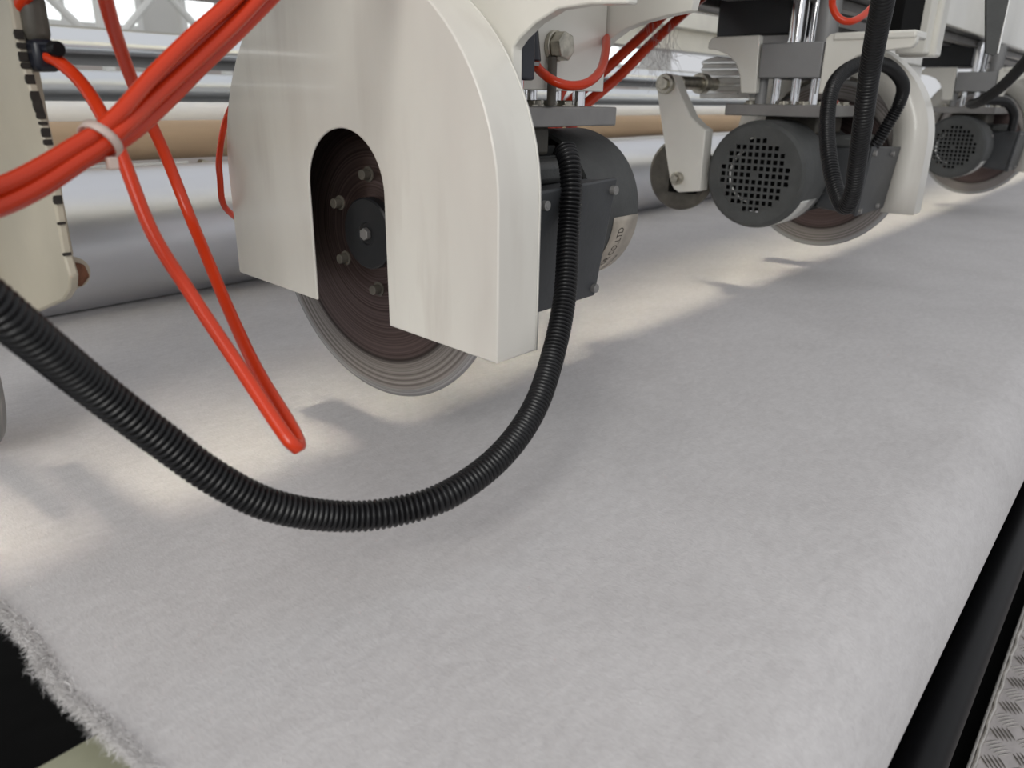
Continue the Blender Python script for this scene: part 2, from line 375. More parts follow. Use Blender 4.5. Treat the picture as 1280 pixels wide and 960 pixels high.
# ------------------------------------------------------------ beams
b = thing('carriage_beam', 'big white machine beam with black underside carrying the knife units', 'beam', (-1.2, .46, .165))
MB().box(0, 8.6, 0, .012, 0, .32).build('front_face', 'white', b, bevel=.002)
MB().box(0, 8.6, .012, .337, .004, .32).build('beam_core', 'darkpaint', b, bevel=.002)
MB().box(0, 8.6, .05, .075, -.012, .004).build('slide_rail', 'steel', b, bevel=.002)
MB().box(0, 8.6, .23, .255, -.010, .004).build('slide_rail', 'steel', b, bevel=.002)
MB().box(0, 8.6, .12, .19, -.006, .004).build('cover_strip', 'block', b, bevel=.001)
MB().box(0, 8.6, .338, .350, 0, .32).build('rear_face', 'white', b, bevel=.002)  # unseen white face, added to lighten the reflections in the rollers
b = thing('rear_beam', 'pale stepped white beam seen behind the rear rollers', 'beam', (.2, 1.9, .22))
MB().box(0, 7.5, 0, .10, 0, .09).build('lower_step', 'white', b, bevel=.003)
MB().box(0, 7.5, -.05, .12, .09, .20).build('upper_step', 'white', b, bevel=.003)

# ------------------------------------------------------------ front of the table
roller('nip_roller', .111, -.361, .0575, 'black', 'black roller carrying the felt over the front edge of table', x0=.12, x1=6.6)
g = thing('black_front_bar', 'long glossy black round bar beside the felt front edge', 'bar', (-.5, .062, -.62))
MB().cyl((0, 0, 0), (7.4, 0, 0), .024, 40).build('tube', 'black', g)
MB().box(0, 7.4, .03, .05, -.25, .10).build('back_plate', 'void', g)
g = thing('olive_cross_bar', 'olive painted steel bar emerging under the felt corner', 'bar', (-.3, .372, -.338))
MB().box(0, .50, -.052, 0, -.03, .018).build('box_section', 'olive', g, bevel=.002)
g = MB().box(-2.0, .42, .40, 2.4, -.80, -.76).build('under_shade_sheet', 'void'); tag(g, 'black sheet added for the deep shade below the felt left edge', 'under_shade_sheet')  # dark sheet added so the space under the felt stays black
g = MB().box(-.5, 6.6, .036, .60, -1.02, -.98).build('front_shade_sheet', 'void'); tag(g, 'black sheet added for the shade between front bar and tread plate', 'panel')  # added dark sheet, stands in for shade over the floor
# tread plate step
def tread():
    root = thing('tread_plate_step', 'steel tread plate step with raised bars at the lower right corner', 'step', (-.2, .035, -.90))
    MB().box(0, 6.5, -.75, 0, -.02, 0).build('plate', 'tread', root)
    MB().box(0, 6.5, -.004, 0, 0, .012).build('edge_strip', 'tread_bar', root, bevel=.001)
    MB().tube([(x*.02, -.0075 + .0012*math.sin(x*1.9), .002 + .0009*math.sin(x*4.1)) for x in range(0, 326)], .0032, 8).build('weld_seam', 'tread_bar', root)
    proto = []
    for kind in (0, 1):
        m = MB()
        for j in range(5):
            L = .0155 - abs(j-2)*.0016; u = (j-2)*.0062
            pts = [(t*L, u, 0) for t in (-1, -.6, 0, .6, 1)]
            rr = [.0003, .0013, .0017, .0013, .0003]
            m.tube(pts, 0, 6, rf=lambda L_, i, rr=rr: rr[i])
        o = m.build('tread_bar_cluster', 'tread_bar', root); proto.append(o)
    n = 0
    for iy in range(7):
        for ix in range(40):
            x = .42 + ix*.036; y = -.028 - iy*.036
            kind = (ix+iy) % 2
            if n < 2: o = proto[kind]
            else: o = proto[kind].copy(); COL.objects.link(o); o.parent = root
            o.location = (x, y, .0002); o.rotation_euler = (0, 0, math.radians(38 if kind else -38)); n += 1
            if n >= 280: return
tread()

# ------------------------------------------------------------ knife units
def arc(cy, cz, r, a0, a1, n): return [(cy + r*math.cos(math.radians(a0+(a1-a0)*i/n)), cz + r*math.sin(math.radians(a0+(a1-a0)*i/n))) for i in range(n+1)]
def hexbolt(p0, p1, r, name, m, parent, flip, sub=None):
    o = MB().cyl(p0, p1, r, 6).build(name, m, parent, bevel=r*.12, flip=flip); return o
def knife_unit(name, loc, s, label, full):
    """local origin = blade centre; motor lies towards +x (mirrored when s = -1)"""
    F = s < 0
    root = thing(name, label, 'cutting unit', loc, 'circular knife units along the beam')
    cz = .112                                               # blade centre is .112 below the camera-height datum
    # --- guard: front sheet with slot, rim, partial back sheet
    YR, YL, AC, R = -.1735, .1725, .040, .173
    outer = [(YL, -.056)] + [(YL, -.02), (YL, .01)] + arc(-.0005, AC, R, 0, 180, 40) + [(YR, .01), (YR, -.02), (YR, -.074)]
    slot_c = -.004; sw = .049
    zb = lambda y: -.074 + (y - YR)/(YL-YR)*.018
    inner = [(slot_c+sw, zb(slot_c+sw)), (slot_c+sw, -.02), (slot_c+sw, .01)] + arc(slot_c, .039, sw, 0, 180, 40) + [(slot_c-sw, .01), (slot_c-sw, -.02), (slot_c-sw, zb(slot_c-sw))]
    m = MB(); bm = m.bm
    th = .0028; xf = -.034; xb = .012
    def strip(x, A, B): # quads between two polylines of same length
        VA = [bm.verts.new((x, y, z)) for y, z in A]; VB = [bm.verts.new((x, y, z)) for y, z in B]
        for i in range(len(A)-1): bm.faces.new((VA[i], VA[i+1], VB[i+1], VB[i]))
        return VA, VB
    fo, fi = strip(xf, outer, inner)
    inn = [(y*(1-th/.17), z if z < AC else AC + (z-AC)*(1-th/.17)) for y, z in outer]
    bo, bi_ = strip(xf+th, inn, inner)
    for i in range(len(fi)-1): bm.faces.new((fi[i+1], fi[i], bi_[i], bi_[i+1]))
    for a_, b_, c_, d_ in ((fo[0], fi[0], bi_[0], bo[0]), (fo[-1], fi[-1], bi_[-1], bo[-1])): bm.faces.new((a_, b_, c_, d_))
    ro = [bm.verts.new((xb, y, z)) for y, z in outer]; ri = [bm.verts.new((xb, y, z)) for y, z in inn]
    for i in range(len(outer)-1):
        bm.faces.new((fo[i], fo[i+1], ro[i+1], ro[i])); bm.faces.new((bo[i+1], bo[i], ri[i], ri[i+1])); bm.faces.new((ro[i], ro[i+1], ri[i+1], ri[i]))
    bm.faces.new((fo[0], bo[0], ri[0], ro[0])); bm.faces.new((fo[-1], bo[-1], ri[-1], ro[-1]))
    g = m.build('guard_housing', 'guard', root, flip=F, bevel=.0012, smooth=35)
    # back sheet with wide clearance for the motor
    nb = [(.118, -.05), (.118, -.02), (.118, .01)] + arc(0, AC, .118, 0, 180, 40) + [(-.118, .01), (-.118, -.02), (-.118, -.074)]
    m = MB(); bm = m.bm; strip(xb+.001, outer, nb)
    m.build('guard_back_sheet', 'guard', root, flip=F, solid=.002)
    # --- blade with bolts and hub
    bl = MB().lathe([(-.0012, .02), (-.0012, .1435), (.0003, .150), (.0014, .1435), (.0014, .02)], 128).build('blade', 'blade', root, flip=F, smooth=12)
    for i in range(6):
        a = math.radians(90 + 60*i - 4); y, z = .0498*math.cos(a), .0498*math.sin(a)
        o = MB().cyl((-.0095, y, z), (-.0012, y, z), .0044, 20).build('cap_screw', 'grime', bl, flip=F, bevel=.0005)
        MB().cyl((-.0102, y, z), (-.0094, y, z), .0021, 6).build('hex_socket', 'void', root, flip=F) if False else None
        MB().cyl((-.0022, y, z), (-.0012, y, z), .0066, 24).build('washer', 'grime', bl, flip=F)
    hb = MB().lathe([(-.0012, .031), (-.0085, .031), (-.0100, .0295), (-.0100, .010), (-.0086, .009), (-.0086, 0)], 48).build('hub', 'hub', root, flip=F)
    MB().cyl((-.0135, 0, 0), (-.0086, 0, 0), .0055, 6).build('centre_bolt', 'steel', hb, flip=F, bevel=.0006)
    MB().lathe([(.0014, .03), (.012, .03), (.02, .045), (.028, .06)], 40).build('flange', 'motor', root, flip=F)
    # --- motor body, fins, fan cover, grille
    MB().lathe([(.028, 0), (.028, .071), (.060, .073), (.066, .064), (.225, .064), (.225, 0)], 48).build('motor_body', 'motor', root, flip=F)
    for i in range(28):
        a = 2*PI*i/28
        c, s_ = math.cos(a), math.sin(a)
        m = MB(); bm = m.bm
        q = [bm.verts.new((x, r*c - t*s_, r*s_ + t*c)) for t in (-.0011, .0011) for (x, r) in ((.066, .062), (.215, .062), (.215, .0755), (.066, .0755))]
        for f in ((0,1,2,3),(4,7,6,5),(0,4,5,1),(1,5,6,2),(2,6,7,3),(3,7,4,0)): bm.faces.new([q[j] for j in f])
        m.build('cooling_fin', 'motor', root, flip=F)
    fc = MB().lathe([(.216, .079), (.216, .083), (.300, .083), (.307, .081), (.311, .076), (.3112, .058), (.3092, .058), (.309, .074), (.304, .079), (.216, .079)], 72).build('fan_cover', 'motor', root, flip=F, smooth=30)
    # grille: square holes between bars
    p = .0105; hole = .0068; N = 11; m = MB(); half = N*p/2
    def inside(i, j):
        y = -half + (i+.5)*p; z = -half + (j+.5)*p; return math.hypot(y, z) < .0555
    xg0, xg1 = .3090, .3108
    bw = (p-hole)/2
    for i in range(N+1):
        c = -half + i*p; L = math.sqrt(max(.0585**2 - c*c, 0.00001))
        m.box(xg0, xg1, c-bw, c+bw, -L, L); m.box(xg0+.0001, xg1+.0001, -L, L, c-bw, c+bw)
    for i in range(N):
        for j in range(N):
            y = -half + (i+.5)*p; z = -half + (j+.5)*p
            if not inside(i, j) and math.hypot(y, z) < .064: m.box(xg0, xg1-.0001, y-p/2, y+p/2, z-p/2, z+p/2)
            elif math.hypot(y, z) < .007: m.box(xg0, xg1-.0001, y-p/2, y+p/2, z-p/2, z+p/2)
    m.build('grille', 'motor', fc, flip=F)
    MB().lathe([(.296, .0), (.296, .057)], 32).build('fan_recess', 'void', fc, flip=F)
    MB().tube([(.3050, .043*math.cos(math.radians(a)), .043*math.sin(math.radians(a))) for a in range(62, -84, -4)], .0024, 8).build('fan_ring', 'rail', fc, flip=F)
    # name plate wrapped on the lower front of the cover
    def wrap(a0, a1, x0, x1, r, nm, mt, par):
        m = MB(); bm = m.bm; n = 20; A = []; B = []
        for i in range(n+1):
            a = math.radians(a0+(a1-a0)*i/n)
            A.append(bm.verts.new((x0, r*math.cos(a), r*math.sin(a)))); B.append(bm.verts.new((x1, r*math.cos(a), r*math.sin(a))))
        for i in range(n): bm.faces.new((A[i], A[i+1], B[i+1], B[i]))
        return m.build(nm, mt, par, flip=F, solid=.0006)
    wrap(183 if s > 0 else 205, 262, .256 if s > 0 else .232, .304 if s > 0 else .296, .0834, 'name_plate', 'label' if s > 0 else 'silverlab', fc)
    if s > 0:
        for txt, size, xx, a_start in (('UI MOTOR CO.,LTD', .0150, .275, 248), ('ZHEJIANG  CHINA', .0066, .290, 240), ('50HZ  380V  IP44', .0056, .262, 244)):
            cu = bpy.data.curves.new('t', 'FONT'); cu.body = txt; cu.size = size
            to = bpy.data.objects.new('t', cu); COL.objects.link(to); bpy.context.view_layer.update()
            me = bpy.data.meshes.new_from_object(to.evaluated_get(bpy.context.evaluated_depsgraph_get()))
            bpy.data.objects.remove(to)
            bm2 = bmesh.new(); bm2.from_mesh(me); r = .0840
            for v in bm2.verts:
                a = math.radians(a_start) - (v.co.x*.62)/r
                v.co = Vector((xx - v.co.y + .004, r*math.cos(a), r*math.sin(a)))
            bm2.to_mesh(me); bm2.free(); me.materials.clear(); me.materials.append(M['ink'])
            to = bpy.data.objects.new('lettering', me); COL.objects.link(to); to.parent = fc
    for a in (158, 40, 280):
        a = math.radians(a); c, q = math.cos(a), math.sin(a)
        MB().cyl((.235, .0825*c, .0825*q), (.235, .086*c, .086*q), .0042, 16).build('cover_screw', 'steel', fc, flip=F, bevel=.0006)
    # --- terminal box, hung on the camera side of the motor
    xb0, xb1 = .020, .176
    m = MB(); bm = m.bm
    f = [(xb0, -.131, .038), (xb1, -.131, .044), (xb1-.010, -.119, -.064), (xb0-.0, -.119, -.064)]
    bk = [(xb0, -.060, .040), (xb1, -.060, .040), (xb1-.010, -.052, -.058), (xb0, -.052, -.058)]
    V = [bm.verts.new(q) for q in f+bk]
    for fc_ in ((0,1,2,3),(4,7,6,5),(0,4,5,1),(1,5,6,2),(2,6,7,3),(3,7,4,0)): bm.faces.new([V[j] for j in fc_])
    tb = m.build('terminal_box', 'motor_box', root, flip=F, bevel=.004)
    m = MB(); bm = m.bm; o_ = .004
    f = [(xb0-.002, -.135, .040), (xb1+.002, -.135, .046), (xb1-.008, -.123, -.066), (xb0-.002, -.123, -.066)]
    V = [bm.verts.new(q) for q in f + [(x, y+.006, z) for x, y, z in f]]
    for fc_ in ((0,1,2,3),(4,7,6,5),(0,4,5,1),(1,5,6,2),(2,6,7,3),(3,7,4,0)): bm.faces.new([V[j] for j in fc_])
    m.build('box_lid', 'motor_box', tb, flip=F, bevel=.0022)
    for (x, y, z) in ((xb0+.048, -.1335, .030), (xb1-.006, -.134, .035), (xb1-.014, -.1235, -.057), (xb0+.048, -.1235, -.057)):
        MB().cyl((x, y-.005, z), (x, y+.002, z), .0042, 14).cyl((x, y-.0052, z), (x, y-.0048, z), .0022, 6).build('box_screw', 'steel', tb, flip=F, bevel=.0005)
    MB().box(.05, .17, -.10, -.058, .040, .060).build('box_throat', 'motor', root, flip=F, bevel=.006)
    # lifting lug and cast ribs above the body
    MB().box(.07, .19, -.045, .045, .060, .088).build('motor_foot', 'grime', root, flip=F, bevel=.004)
    # --- mounting plate, bolts
    pl = MB().box(.030, .262, -.075, .085, .088, .106).build('mounting_plate', 'steel', root, flip=F, bevel=.0015)
    for (x, y) in ((.205, -.05), (.150, -.055), (.235, -.035), (.240, -.005), (.232, .055), (.09, -.05)):
        MB().cyl((x, y, .106), (x, y, .1115), .0085, 6).build('plate_bolt', 'zinc', pl, flip=F, bevel=.001)
        MB().cyl((x, y, .106), (x, y, .1075), .0105, 20).build('plate_washer', 'zinc', pl, flip=F)
    # --- pins, clamp block, guide rods
    for (y) in (-.048, -.018, .014, .038):
        MB().cyl((.232, y, .1065), (.232, y, .146), .0065 if y != .038 else .009, 16).build('stand_off_pin', 'chrome' if y != .038 else 'block', root, flip=F)
    MB().box(.115, .258, -.062, .036, .145, .196).build('clamp_block', 'block', root, flip=F, bevel=.002)
    MB().cyl((.215, -.002, .196), (.215, -.002, .277), .013, 28).build('guide_rod', 'chrome', root, flip=F)
    MB().cyl((.215, -.048, .196), (.215, -.048, .262), .0165, 28).build('guide_rod', 'block', root, flip=F)
    MB().cyl((.150, -.002, .196), (.150, -.002, .277), .011, 28).build('guide_rod', 'chrome', root, flip=F)
    MB().box(.02, .19, .02, .15, .212, .274).build('slide_carriage', 'darkpaint', root, flip=F, bevel=.004)
    # --- arched side brackets (outer one, beside the fan) : near wing and rear wing
    near = [(-.064, .122), (-.082, .124)] + [(-.088, .146), (-.098, .163), (-.112, .174), (-.130, .179), (-.185, .184), (-.190, .190), (-.190, .200), (-.182, .206)] + [(-.070, .206), (-.064, .200)]
    if s < 0: MB().prism(near, .244, .259).build('arched_bracket', 'white', root, flip=F, bevel=.002)
    if s < 0: MB().box(.205, .262, -.190, -.075, .196, .207).build('bracket_shelf', 'white', root, flip=F, bevel=.003)
    rear = [(.040, .208), (.120, .208), (.128, .200), (.128, .190), (.112, .188), (.09, .180), (.075, .166), (.066, .146), (.062, .122), (.036, .122)]
    if s < 0: MB().prism(rear, .244, .259).build('arched_bracket', 'white', root, flip=F, bevel=.002)
    if s > 0:
        # big arched carriage cheeks running up to the beam
        B_ = [(.12, .124), (-.050, .124), (-.0525, .152), (-.060, .156), (-.072, .1675), (-.088, .1765), (-.108, .182), (-.135, .1865), (-.158, .189), (-.160, .199), (-.160, .275), (.12, .275)]
        MB().prism(B_, .246, .259).build('carriage_cheek', 'white', root, flip=F, bevel=.001)
        A_ = [(-.226, .172), (-.195, .1735), (-.168, .172), (-.148, .164), (-.133, .154), (-.127, .148), (-.127, .11), (-.116, .108), (-.10, .15), (-.05, .21), (.10, .21), (.10, .36), (-.226, .36)]
        MB().prism(A_, .034, .046).build('carriage_cheek', 'white', root, flip=F, bevel=.0015)
        MB().cyl((.158, -.070, .157), (.158, -.075, .157), .0135, 24).cyl((.158, -.075, .157), (.158, -.086, .157), .0125, 6).build('pivot_bolt', 'zinc', root, flip=F, bevel=.001)
        MB().cyl((.150, -.076, .107), (.150, -.076, .148), .0042, 14).build('adjuster_rod', 'grime', root, flip=F)
        MB().box(.066, .243, -.070, -.064, .120, .275).build('carriage_front_plate', 'white', root, flip=F, bevel=.001)
        MB().cyl((.240, -.085, .215), (.246, -.085, .215), .006, 6).build('cheek_bolt', 'zinc', root, flip=F)
        MB().box(.055, .11, -.05, .05, .106, .20).build('lift_block', 'white', root, flip=F, bevel=.003)
        MB().box(.05, .068, -.122, -.095, .126, .17).build('valve_body', 'fitting', root, flip=F, bevel=.002)
        MB().cyl((.056, -.112, .1065), (.056, -.112, .127), .0065, 20).build('cylinder_rod', 'chrome', root, flip=F)
    else:
        MB().box(.012, .050, -.168, -.112, .182, .42).build('front_column', 'white', root, flip=F, bevel=.004)
        MB().box(.052, .085, -.160, -.116, .185, .42).build('side_column', 'white', root, flip=F, bevel=.003)
        MB().box(.09, .20, -.150, -.125, .21, .30).build('junction_cover', 'void', root, flip=F, bevel=.003)
        for z in (.215, .24, .265): MB().cyl((.086, -.138, z), (.090, -.138, z), .003, 10).build('column_screw', 'void', root, flip=F)
    return root

knife_unit('knife_unit', (.4436, .530, -.112), 1, 'nearest white-guarded circular knife unit with slotted guard showing blade and hub', True)
u2 = knife_unit('knife_unit', (1.520, .516, -.108), -1, 'middle knife unit with round dark fan grille facing the camera and looped conduits', True)
def copy_tree(o, parent=None):
    c = o.copy(); COL.objects.link(c); c.parent = parent
    for ch in list(o.children): copy_tree(ch, c)
    return c
u3 = copy_tree(u2); u3.location = (2.80, .500, -.108)
u3['label'] = 'farthest knife unit at the right edge of the picture, half hidden by the middle guard'

# ------------------------------------------------------------ left-hand unit, cut by the frame
g = thing('end_bracket', 'chipped cream cast bracket at the left edge holding an air fitting', 'bracket', (.19, .56, -.05))
poly = [(.198, .35), (-.0172, .35), (-.0166, .112), (-.0162, .0997), (-.0154, .0827), (-.0155, .0675), (-.019, .0578), (-.0243, .0416), (-.0280, .0272), (-.0297, .011), (-.0265, -.0183), (-.0252, -.0438), (-.0262, -.0511), (-.0293, -.0609), (-.0237, -.0708), (-.0092, -.0802), (.016, -.0886), (.0819, -.1102), (.198, -.1408)]
edge = poly[4:13]
cs = MB().prism(poly, 0, .006).build('casting', 'cast', g, bevel=.0015)
MB().prism([(.04, .35), (.04, -.06), (.198, -.10), (.198, .35)], .006, .03).build('casting_web', 'cast', g)
MB().cyl((.010, -.014, -.064), (.010, -.004, -.064), .0088, 6).build('hex_bolt', 'rust', g, bevel=.0015)
MB().cyl((.0115, -.008, -.064), (.0115, .02, -.064), .0105, 24).build('boss', 'cast', g, bevel=.002)
rnd = random.Random(5); m = MB()
for i in range(34):
    k = rnd.randrange(len(edge)-1); t = rnd.random(); y = edge[k][0]*(1-t) + edge[k+1][0]*t; z = edge[k][1]*(1-t) + edge[k+1][1]*t
    r_ = rnd.choice((.0004, .0005, .0008, .0013))
    m.prism([(y - .0012, z - r_*1.9), (y + r_*rnd.uniform(.2, 1.0), z - r_), (y + r_*rnd.uniform(.3, 1.3), z + r_*.6), (y - .0012, z + r_*2.2)], -.0005, .0045)
ch = m.build('paint_chip', 'chip', g); ch['kind'] = 'stuff'
g = thing('edge_guard', 'cream rounded guard edge at the far left border with small wheel below it', 'guard', (.162, .70, -.12))
o_ = arc(.07, -.01, .137, 180, 100, 20)
MB().prism([(.10, -.05), (-.020, -.05), (-.020, -.03)] + [(.115 + .135*math.cos(math.radians(a)), -.03 + .125*math.sin(math.radians(a))) for a in range(178, 118, -6)] + [(.10, .07)], 0, .022).build('housing', 'guard', g, bevel=.002)
MB().lathe([(.004, 0), (.004, .072), (.008, .076), (.014, .076), (.018, .072), (.018, 0)], 64, c=(0, .056, -.098)).build('wheel', 'steel', g)
MB().box(.004, .018, .07, .13, -.02, .30).build('hanger', 'cast', g, bevel=.002)
# air fitting on the bracket
g = thing('air_fitting', 'dark grey elbow air fitting with black knob on the left bracket', 'fitting', (.1990, .5450, .0195))
MB().box(-.004, .010, -.008, .016, .008, .036).build('cap_body', 'grime', g, bevel=.005)
MB().box(-.004, .010, -.011, .014, -.008, .010).build('elbow', 'fitting', g, bevel=.003)
MB().cyl((.002, -.008, .004), (.0045, -.018, .0044), .0026, 12).build('stem', 'fitting', g)
MB().cyl((.0042, -.0165, .0044), (.0052, -.0235, .0044), .0044, 14).build('knob', 'black', g, bevel=.001)

# ------------------------------------------------------------ conduits
def conduit(name, pts, r, label, m='conduit', pitch=.0036, depth=.0019, extra=None):
    sp = spline(pts, pitch/6)
    o = MB().tube(sp, r, 20, rf=lambda L, i: r - depth*(.5 - .5*math.cos(2*PI*i/6))**1.6).build(name, m, smooth=80)
    tag(o, label, 'conduit'); return o, sp
c1 = [(.5551,.4080,-.0400),(.5489,.3982,-.0511),(.5423,.3907,-.0698),(.5357,.3865,-.0921),(.5273,.3811,-.1107),(.5018,.3637,-.1515),(.4658,.3463,-.1875),(.416,.3252,-.2146),(.3617,.3116,-.2301),(.3103,.3111,-.2387),(.2752,.3253,-.2419),(.2436,.3394,-.2364),(.2073,.3483,-.2174),(.1814,.3574,-.1934),(.1584,.3645,-.1642),(.1329,.3652,-.1307),(.1104,.3548,-.1009),(.0965,.3476,-.0822),(.0833,.3446,-.0626),(.055,.345,-.010),(.03,.36,.06),(.015,.39,.14),(.01,.44,.22),(.01,.455,.32)]
conduit('corrugated_conduit', c1, .0097, 'thick black corrugated conduit sagging in the foreground below the nearest knife unit')
c2 = [(1.366,.392,-.066),(1.366,.383,-.054),(1.371,.374,-.0286),(1.376,.364,.0014),(1.350,.357,.030),(1.295,.365,.052),(1.235,.378,.0563),(1.170,.385,.0436),(1.110,.380,.0198),(1.066,.3656,-.0196),(1.0226,.342,-.0613),(.9956,.3194,-.0966),(.9692,.2965,-.1143),(.9441,.2826,-.0945),(.9083,.2723,-.0569),(.8617,.2593,-.0149),(.8227,.2489,.029),(.7829,.2363,.0606),(.7413,.2237,.0936),(.70,.22,.135),(.66,.25,.20),(.64,.33,.28),(.64,.42,.36),(.64,.448,.44)]
_, sp2 = conduit('corrugated_conduit', c2, .0100, 'dark corrugated conduit looping down beside the middle fan grille and up to the top edge', pitch=.0042)
c3 = [(1.80,.36,.33),(1.80,.29,.22),(1.83,.262,.15),(1.8776,.2737,.0994),(1.9262,.2951,.0729),(2.0215,.3383,.0372),(2.1147,.3877,.0098),(2.30,.44,.005),(2.42,.425,.014),(2.52,.40,.010),(2.58,.385,-.02),(2.60,.385,-.06)]
conduit('corrugated_conduit', c3, .0115, 'black conduit sloping over the farthest knife unit at the right edge', pitch=.006)
# thin white wire lying on the looped conduit
wire = [p + Vector((.0075, -.0085, 0)) for p in sp2[int(len(sp2)*.66)::8]]
tag(MB().tube(wire, .0009, 6).build('thin_wire', 'blueink'), 'thin white wire running along the looped conduit of the middle unit', 'wire')

# ------------------------------------------------------------ red air hoses
def hose(pts, label, r=.0040, group=None, name='air_hose'):
    return tag(MB().tube(spline(pts, .005), r, 14).build(name, 'hose', smooth=80), label, 'hose', group)
hose([(.2002,.5420,.0200),(.2039,.532,.0192),(.2069,.5256,.0148),(.2101,.516,.0071),(.2099,.4975,-.0063),(.2095,.4748,-.0323),(.2087,.448,-.0754),(.2118,.4168,-.1086),(.2154,.3799,-.1446),(.217,.348,-.1727),(.2184,.3369,-.1812),(.2234,.3409,-.1822),(.2287,.3567,-.176),(.2371,.3999,-.1549),(.2556,.4572,-.1314),(.2656,.4925,-.1087),(.2736,.5283,-.078),(.2663,.5364,-.0376),(.2489,.5239,-.0041),(.2255,.49,.0246),(.205,.4537,.0457),(.1959,.4343,.058),(.188,.425,.08),(.184,.43,.12),(.184,.448,.20)], 'orange-red air hose hanging in a long narrow loop from the left air fitting')
b1 = [(-.10,.40,-.03),(.0,.39,-.052),(.05,.385,-.053),(.0989,.3853,-.0419),(.1189,.3905,-.0385),(.1379,.3955,-.0317),(.1583,.3992,-.0221),(.1678,.4009,-.0177),(.1801,.4014,-.0087),(.2038,.4123,.0083),(.232,.4192,.0289),(.2589,.4252,.047),(.2863,.4287,.0682),(0.3213,0.4287,0.0982),(0.3563,0.4237,0.1482),(0.3663,0.4207,0.2682)]
b2 = [(-.10,.40,-.03),(.0,.39,-.052),(.05,.385,-.053),(.0974,.3841,-.0500),(.1173,.3893,-.0465),(.1364,.3944,-.0396),(.1571,.3982,-.0292),(.1668,.400,-.0246),(.1794,.4005,-.0164),(.2042,.4132,-.0022),(.2346,.4218,.0175),(.2636,.4264,.0383),(.2929,.4282,.0625),(0.3279,0.4282,0.0925),(0.3629,0.4232,0.1425),(0.3729,0.4202,0.2625)]
b3 = [(-.10,.40,-.03),(.0,.39,-.052),(.05,.385,-.053),(.1023,.3937,-.0437),(.1228,.3987,-.0405),(.1424,.4035,-.0335),(.1616,.406,-.0237),(.1719,.4070,-.0187),(.1880,.4111,-.0101),(.2110,.4206,.0058),(.2400,.4277,.0265),(.268,.4320,.0440),(.295,.4356,.0650),(0.3300,0.4356,0.0950),(0.3650,0.4306,0.1450),(0.3750,0.4276,0.2650)]
b4 = [(-.10,.40,-.03),(.0,.39,-.052),(.05,.385,-.053),(.1011,.3934,-.0515),(.1218,.3985,-.0480),(.1416,.4034,-.0410),(.1609,.405,-.0305),(.1728,.4075,-.0262),(.1890,.4117,-.0190),(.2137,.4222,-.0050),(.2431,.4321,.0146),(.2722,.4374,.0350),(.3016,.440,.0580),(0.3366,0.4400,0.0880),(0.3716,0.4350,0.1380),(0.3816,0.4320,0.2580)]
for pts, t in ((b1, 'uppermost'), (b2, 'lowest front'), (b3, 'upper rear'), (b4, 'lower rear')):
    hose(pts, t + ' of the four orange-red hoses tied in a bundle at upper left', group='bundled air hoses at upper left')
hose([(.1960,.5665,.0382),(.1962,.5446,.0480),(.2014,.5298,.0622),(.208,.515,.09),(.21,.50,.13),(.21,.50,.16)], 'short orange-red hose rising from the left air fitting to the top edge')
hose([(.46,.73,.02),(.42,.712,-.02),(.4005,.700,-.055),(.397,.697,-.075),(.402,.705,-.10),(.43,.73,-.12)], 'sliver of red hose peeping out behind the left edge of the nearest guard', r=.003)
hose([(.5608,.4503,.0337),(.5638,.4471,.0255),(.5639,.4311,.0158),(.5731,.419,.0115),(.5903,.412,.0144),(.6212,.4194,.0272),(.6732,.4506,.0514),(.708,.478,.064),(.722,.500,.070)], 'red hose curving down from black fitting above the nearest mounting plate')
hose([(.80,.65,-.12),(.8704,.650,-.0254),(.8905,.650,-.0032),(.9937,.66,.0445),(1.091,.67,.0894),(1.2271,.69,.1483),(1.33,.70,.1954)], 'front one of two red hoses rising to the right above the nearest plate', r=.0072)
hose([(.81,.638,-.13),(.8763,.638,-.0403),(.9,.638,-.0121),(1.0054,.648,.0333),(1.0997,.658,.0785),(1.2383,.678,.1366),(1.3601,.69,.1863)], 'rear one of two red hoses rising to the right above the nearest plate', r=.0072)
hose([(.79,.64,-.12),(.8336,.640,-.040),(.8396,.640,-.0249),(.8487,.640,-.0033),(.8615,.640,.0143),(.88,.64,.03)], 'short red hose left of the two rising hoses behind nearest mounting plate', r=.0065)
hose([(.985,.44,.22),(.98,.40,.18),(.9804,.3534,.1278),(.9836,.3513,.1075),(.9879,.3433,.0933),(.9923,.3314,.0889),(1.0148,.3253,.0963),(1.0452,.3243,.1115),(1.063,.3262,.1346),(1.07,.36,.18),(1.07,.42,.24),(1.07,.452,.26)], 'red hose loop dangling from the top edge left of the looped conduit')
hose([(1.335,.463,.0028),(1.355,.458,.0028),(1.375,.461,.0028),(1.39,.470,.0028)], 'faded red hose end lying on the middle mounting plate', r=.004)
# black push fitting on the curved hose
g = thing('push_fitting', 'black push-in fitting under the arched white carriage of nearest unit', 'fitting', (.5600, .4515, .030))
MB().cyl((0, 0, 0), (0, .004, .026), .0088, 20).build('sleeve', 'fitting', g, bevel=.001)
MB().cyl((0, .0, -.003), (0, 0, .0), .0078, 20).build('release_ring', 'steel', g)
MB().cyl((0, .004, .026), (.012, .004, .038), .006, 14).build('elbow', 'chrome', g)
